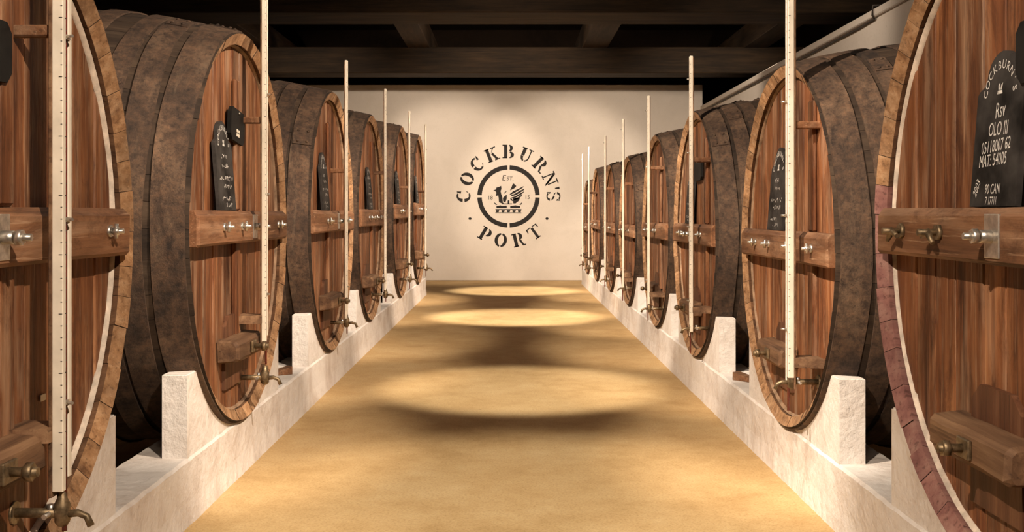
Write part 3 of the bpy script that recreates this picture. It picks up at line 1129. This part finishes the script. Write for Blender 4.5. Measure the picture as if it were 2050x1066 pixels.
# letters in a box of height 1, centred on 0,0
def letter(ch, tf):
    b = MB()
    R = lambda x0, x1, y0, y1: flat(b, [(x0, y0), (x1, y0), (x1, y1), (x0, y1)], tf)
    P = lambda *p: flat(b, list(p), tf)
    T, t = 0.25, 0.125
    if ch == 'C':
        bowl(b, 0.02, 0, 0.46, 0.52, T, t, 62, 172, 12, tf)
        bowl(b, 0.02, 0, 0.46, 0.52, T, t, 188, 300, 12, tf)
        P((0.20, 0.22), (0.38, 0.16), (0.38, 0.50), (0.31, 0.50))
        P((0.20, -0.46), (0.40, -0.24), (0.36, -0.18), (0.24, -0.36))
    elif ch == 'O':
        for a in (8, 98, 188, 278):
            pass
        bowl(b, 0, 0, 0.47, 0.52, T, t, -82, 82, 14, tf)
        bowl(b, 0, 0, 0.47, 0.52, T, t, 98, 262, 14, tf)
    elif ch == 'K':
        R(-0.36, -0.36 + T, -0.5, 0.5); R(-0.46, -0.06, 0.42, 0.5); R(-0.46, -0.06, -0.5, -0.42)
        P((-0.10, -0.02), (-0.02, 0.08), (0.34, 0.46), (0.22, 0.46))
        R(0.08, 0.46, 0.42, 0.5)
        P((-0.02, 0.03), (0.12, 0.14), (0.40, -0.46), (0.20, -0.46))
        R(0.10, 0.50, -0.5, -0.42)
    elif ch == 'B':
        R(-0.34, -0.34 + T, -0.5, 0.5); R(-0.46, -0.10, 0.42, 0.5); R(-0.46, -0.10, -0.5, -0.42)
        bowl(b, 0.04, 0.25, 0.30, 0.25, T * 0.9, 0.08, -82, 88, 10, tf)
        bowl(b, 0.06, -0.25, 0.36, 0.25, T, 0.08, -88, 82, 10, tf)
    elif ch == 'U':
        R(-0.36, -0.36 + T, -0.12, 0.5); R(-0.46, -0.06, 0.42, 0.5); R(0.08, 0.46, 0.42, 0.5)
        R(0.22, 0.31, -0.12, 0.42)
        bowl(b, -0.02, -0.12, 0.34, 0.40, 0.20, 0.11, 184, 262, 9, tf)
        bowl(b, -0.02, -0.12, 0.33, 0.40, 0.09, 0.11, 278, 360, 9, tf)
    elif ch == 'R':
        R(-0.36, -0.36 + T, -0.5, 0.5); R(-0.46, -0.10, 0.42, 0.5); R(-0.46, -0.06, -0.5, -0.42)
        bowl(b, 0.02, 0.23, 0.32, 0.27, T, 0.08, -80, 88, 10, tf)
        P((0.02, -0.06), (0.18, -0.02), (0.34, -0.40), (0.50, -0.42), (0.48, -0.5), (0.24, -0.5))
    elif ch == 'N':
        R(-0.36, -0.27, -0.42, 0.36); R(-0.48, -0.14, -0.5, -0.42); R(0.12, 0.48, 0.42, 0.5); R(0.27, 0.36, -0.3, 0.42)
        P((-0.48, 0.5), (-0.20, 0.5), (0.36, -0.5), (0.26, -0.5), (-0.36, 0.40), (-0.48, 0.42))
        P((-0.22, 0.38), (-0.06, 0.26), (0.32, -0.38), (0.2, -0.44))
    elif ch == 'S':
        bowl(b, 0, 0.24, 0.34, 0.28, 0.17, 0.09, 40, 175, 10, tf)
        bowl(b, 0, -0.24, 0.34, 0.28, 0.17, 0.09, -140, -5, 10, tf)
        P((-0.33, 0.20), (-0.14, 0.10), (-0.02, 0.02), (-0.20, 0.02))
        P((0.02, 0.10), (0.20, 0.0), (0.33, -0.18), (0.16, -0.12), (-0.06, 0.0))
        P((0.20, 0.26), (0.33, 0.20), (0.33, 0.5), (0.26, 0.5))
        P((-0.20, -0.26), (-0.33, -0.20), (-0.33, -0.5), (-0.26, -0.5))
    elif ch == 'P':
        R(-0.34, -0.34 + T, -0.5, 0.5); R(-0.46, -0.08, 0.42, 0.5); R(-0.46, -0.04, -0.5, -0.42)
        bowl(b, 0.02, 0.20, 0.36, 0.30, T, 0.08, -84, 88, 12, tf)
    elif ch == 'T':
        R(-0.10, 0.10, -0.5, 0.40); R(-0.22, 0.22, -0.5, -0.42)
        P((-0.46, 0.5), (-0.06, 0.5), (-0.06, 0.43), (-0.36, 0.42), (-0.42, 0.2), (-0.48, 0.2))
        P((0.46, 0.5), (0.06, 0.5), (0.06, 0.43), (0.36, 0.42), (0.42, 0.2), (0.48, 0.2))
    elif ch == "'":
        P((-0.10, 0.5), (0.10, 0.5), (0.03, 0.16), (-0.05, 0.16))
    link('letter', b.mesh('letter', ['stencil']), logo)


RT = 90 * PX
LH = 27 * PX
for ch, a in (('C', 180), ('O', 157), ('C', 134.5), ('K', 112), ('B', 90), ('U', 67), ('R', 45), ('N', 22.5), ("'", 9.5), ('S', 0)):
    ar = math.radians(a)
    tf = Matrix.Translation((RT * math.cos(ar), RT * math.sin(ar), 0)) @ Matrix.Rotation(ar - PI / 2, 4, 'Z') @ Matrix.Diagonal((LH * 0.98, LH, 1, 1))
    letter(ch, tf)
for ch, a in (('P', -121), ('O', -100), ('R', -77), ('T', -54)):
    ar = math.radians(a)
    rr = 89 * PX
    tf = Matrix.Translation((rr * math.cos(ar), rr * math.sin(ar), 0)) @ Matrix.Rotation(ar + PI / 2, 4, 'Z') @ Matrix.Diagonal((LH * 0.98, LH, 1, 1))
    letter(ch, tf)
for a in (-150, -30):
    d = MB()
    ar = math.radians(a)
    flat(d, [(89 * PX * math.cos(ar) + 3.2 * PX * math.cos(k * PI / 5), 89 * PX * math.sin(ar) + 2.6 * PX * math.sin(k * PI / 5)) for k in range(10)])
    link('dot', d.mesh('dot', ['stencil']), logo)
for a in (0, 90, 180, 270):
    d = MB()
    g = 2.2
    arcband(d, 53.5 * PX, 62.5 * PX, a + g, a + 90 - g, 20)
    link('ring_segment', d.mesh('ring_segment', ['stencil']), logo)


def epx(pts):
    """crop pixels (960..1080 crop at 8.883x) to emblem metres"""
    return [((960 + x / 8.883 - 1018) * PX, -(330 + y / 8.883 - 393.5) * PX) for x, y in pts]


bird = MB()
for poly in (
    # head, beak, crest, neck and breast
    [(245, 455), (290, 440), (300, 405), (345, 395), (385, 375), (390, 430), (375, 470), (385, 520), (405, 580), (415, 660), (395, 690), (345, 665), (340, 590), (330, 545), (300, 560), (288, 540), (300, 500), (285, 475)],
    # shoulder
    [(415, 590), (450, 555), (485, 535), (485, 600), (465, 660), (430, 670), (418, 640)],
    [(430, 515), (455, 480), (485, 468), (470, 492), (445, 512)],
    # legs and body to the crown
    [(500, 640), (530, 625), (530, 690), (500, 695)],
    [(590, 600), (660, 590), (720, 600), (690, 650), (640, 690), (600, 690)]):
    flat(bird, epx(poly))
link('crest_bird', bird.mesh('crest_bird', ['stencil']), logo)
for poly in (
    [(540, 460), (560, 420), (590, 345), (610, 335), (655, 380), (620, 420), (580, 440)],
    [(535, 525), (600, 470), (690, 430), (785, 380), (770, 410), (690, 460), (610, 510), (545, 535)],
    [(560, 545), (640, 510), (720, 460), (800, 425), (790, 450), (720, 500), (640, 545), (570, 562)],
    [(555, 590), (640, 560), (720, 510), (795, 470), (780, 500), (715, 550), (640, 588), (560, 605)],
    [(600, 610), (690, 575), (760, 525), (750, 560), (690, 610), (620, 630)],
    [(540, 600), (575, 610), (600, 640), (590, 650), (560, 635)]):
    f_ = MB()
    flat(f_, epx(poly))
    link('wing_feather', f_.mesh('wing_feather', ['stencil']), logo)
crown = MB()
for poly in (
    [(298, 740), (370, 722), (410, 735), (485, 728), (485, 772), (302, 772)],
    [(545, 735), (640, 722), (725, 738), (720, 772), (545, 772)],
    [(262, 668), (318, 710), (290, 715), (268, 695)],
    [(760, 665), (705, 712), (735, 715), (752, 695)],
    [(400, 655), (430, 690), (580, 690), (580, 704), (400, 704)],
    [(280, 790), (750, 790), (740, 802), (285, 802)],
    [(280, 852), (745, 852), (745, 866), (280, 866)]):
    flat(crown, epx(poly))
for k in range(5):
    x = 290 + k * 98
    flat(crown, epx([(x, 808), (x + 62, 808), (x + 50, 848), (x + 5, 848)]))
link('crown', crown.mesh('crown', ['stencil']), logo)


def word(s, x, y, size, key, name, sk=0.0):
    V, Fc = text_mesh(s, size * PX)
    p = epx([(x, y)])[0]
    tf = Matrix.Translation((p[0], p[1], ZE)) @ Matrix(((1, sk, 0, 0), (0, 1, 0, 0), (0, 0, 1, 0), (0, 0, 0, 1)))
    link(name, MB().add(V, Fc, 0, False, tf).mesh(name, [key]), logo)


word('E', 435, 240, 16, 'stencil_grey', 'founding_word', 0.15)
word('ST.', 545, 250, 11.5, 'stencil_grey', 'founding_word', 0.15)
word('18', 190, 590, 11, 'stencil_grey', 'founding_year')
word('15', 850, 582, 11, 'stencil_grey', 'founding_year')
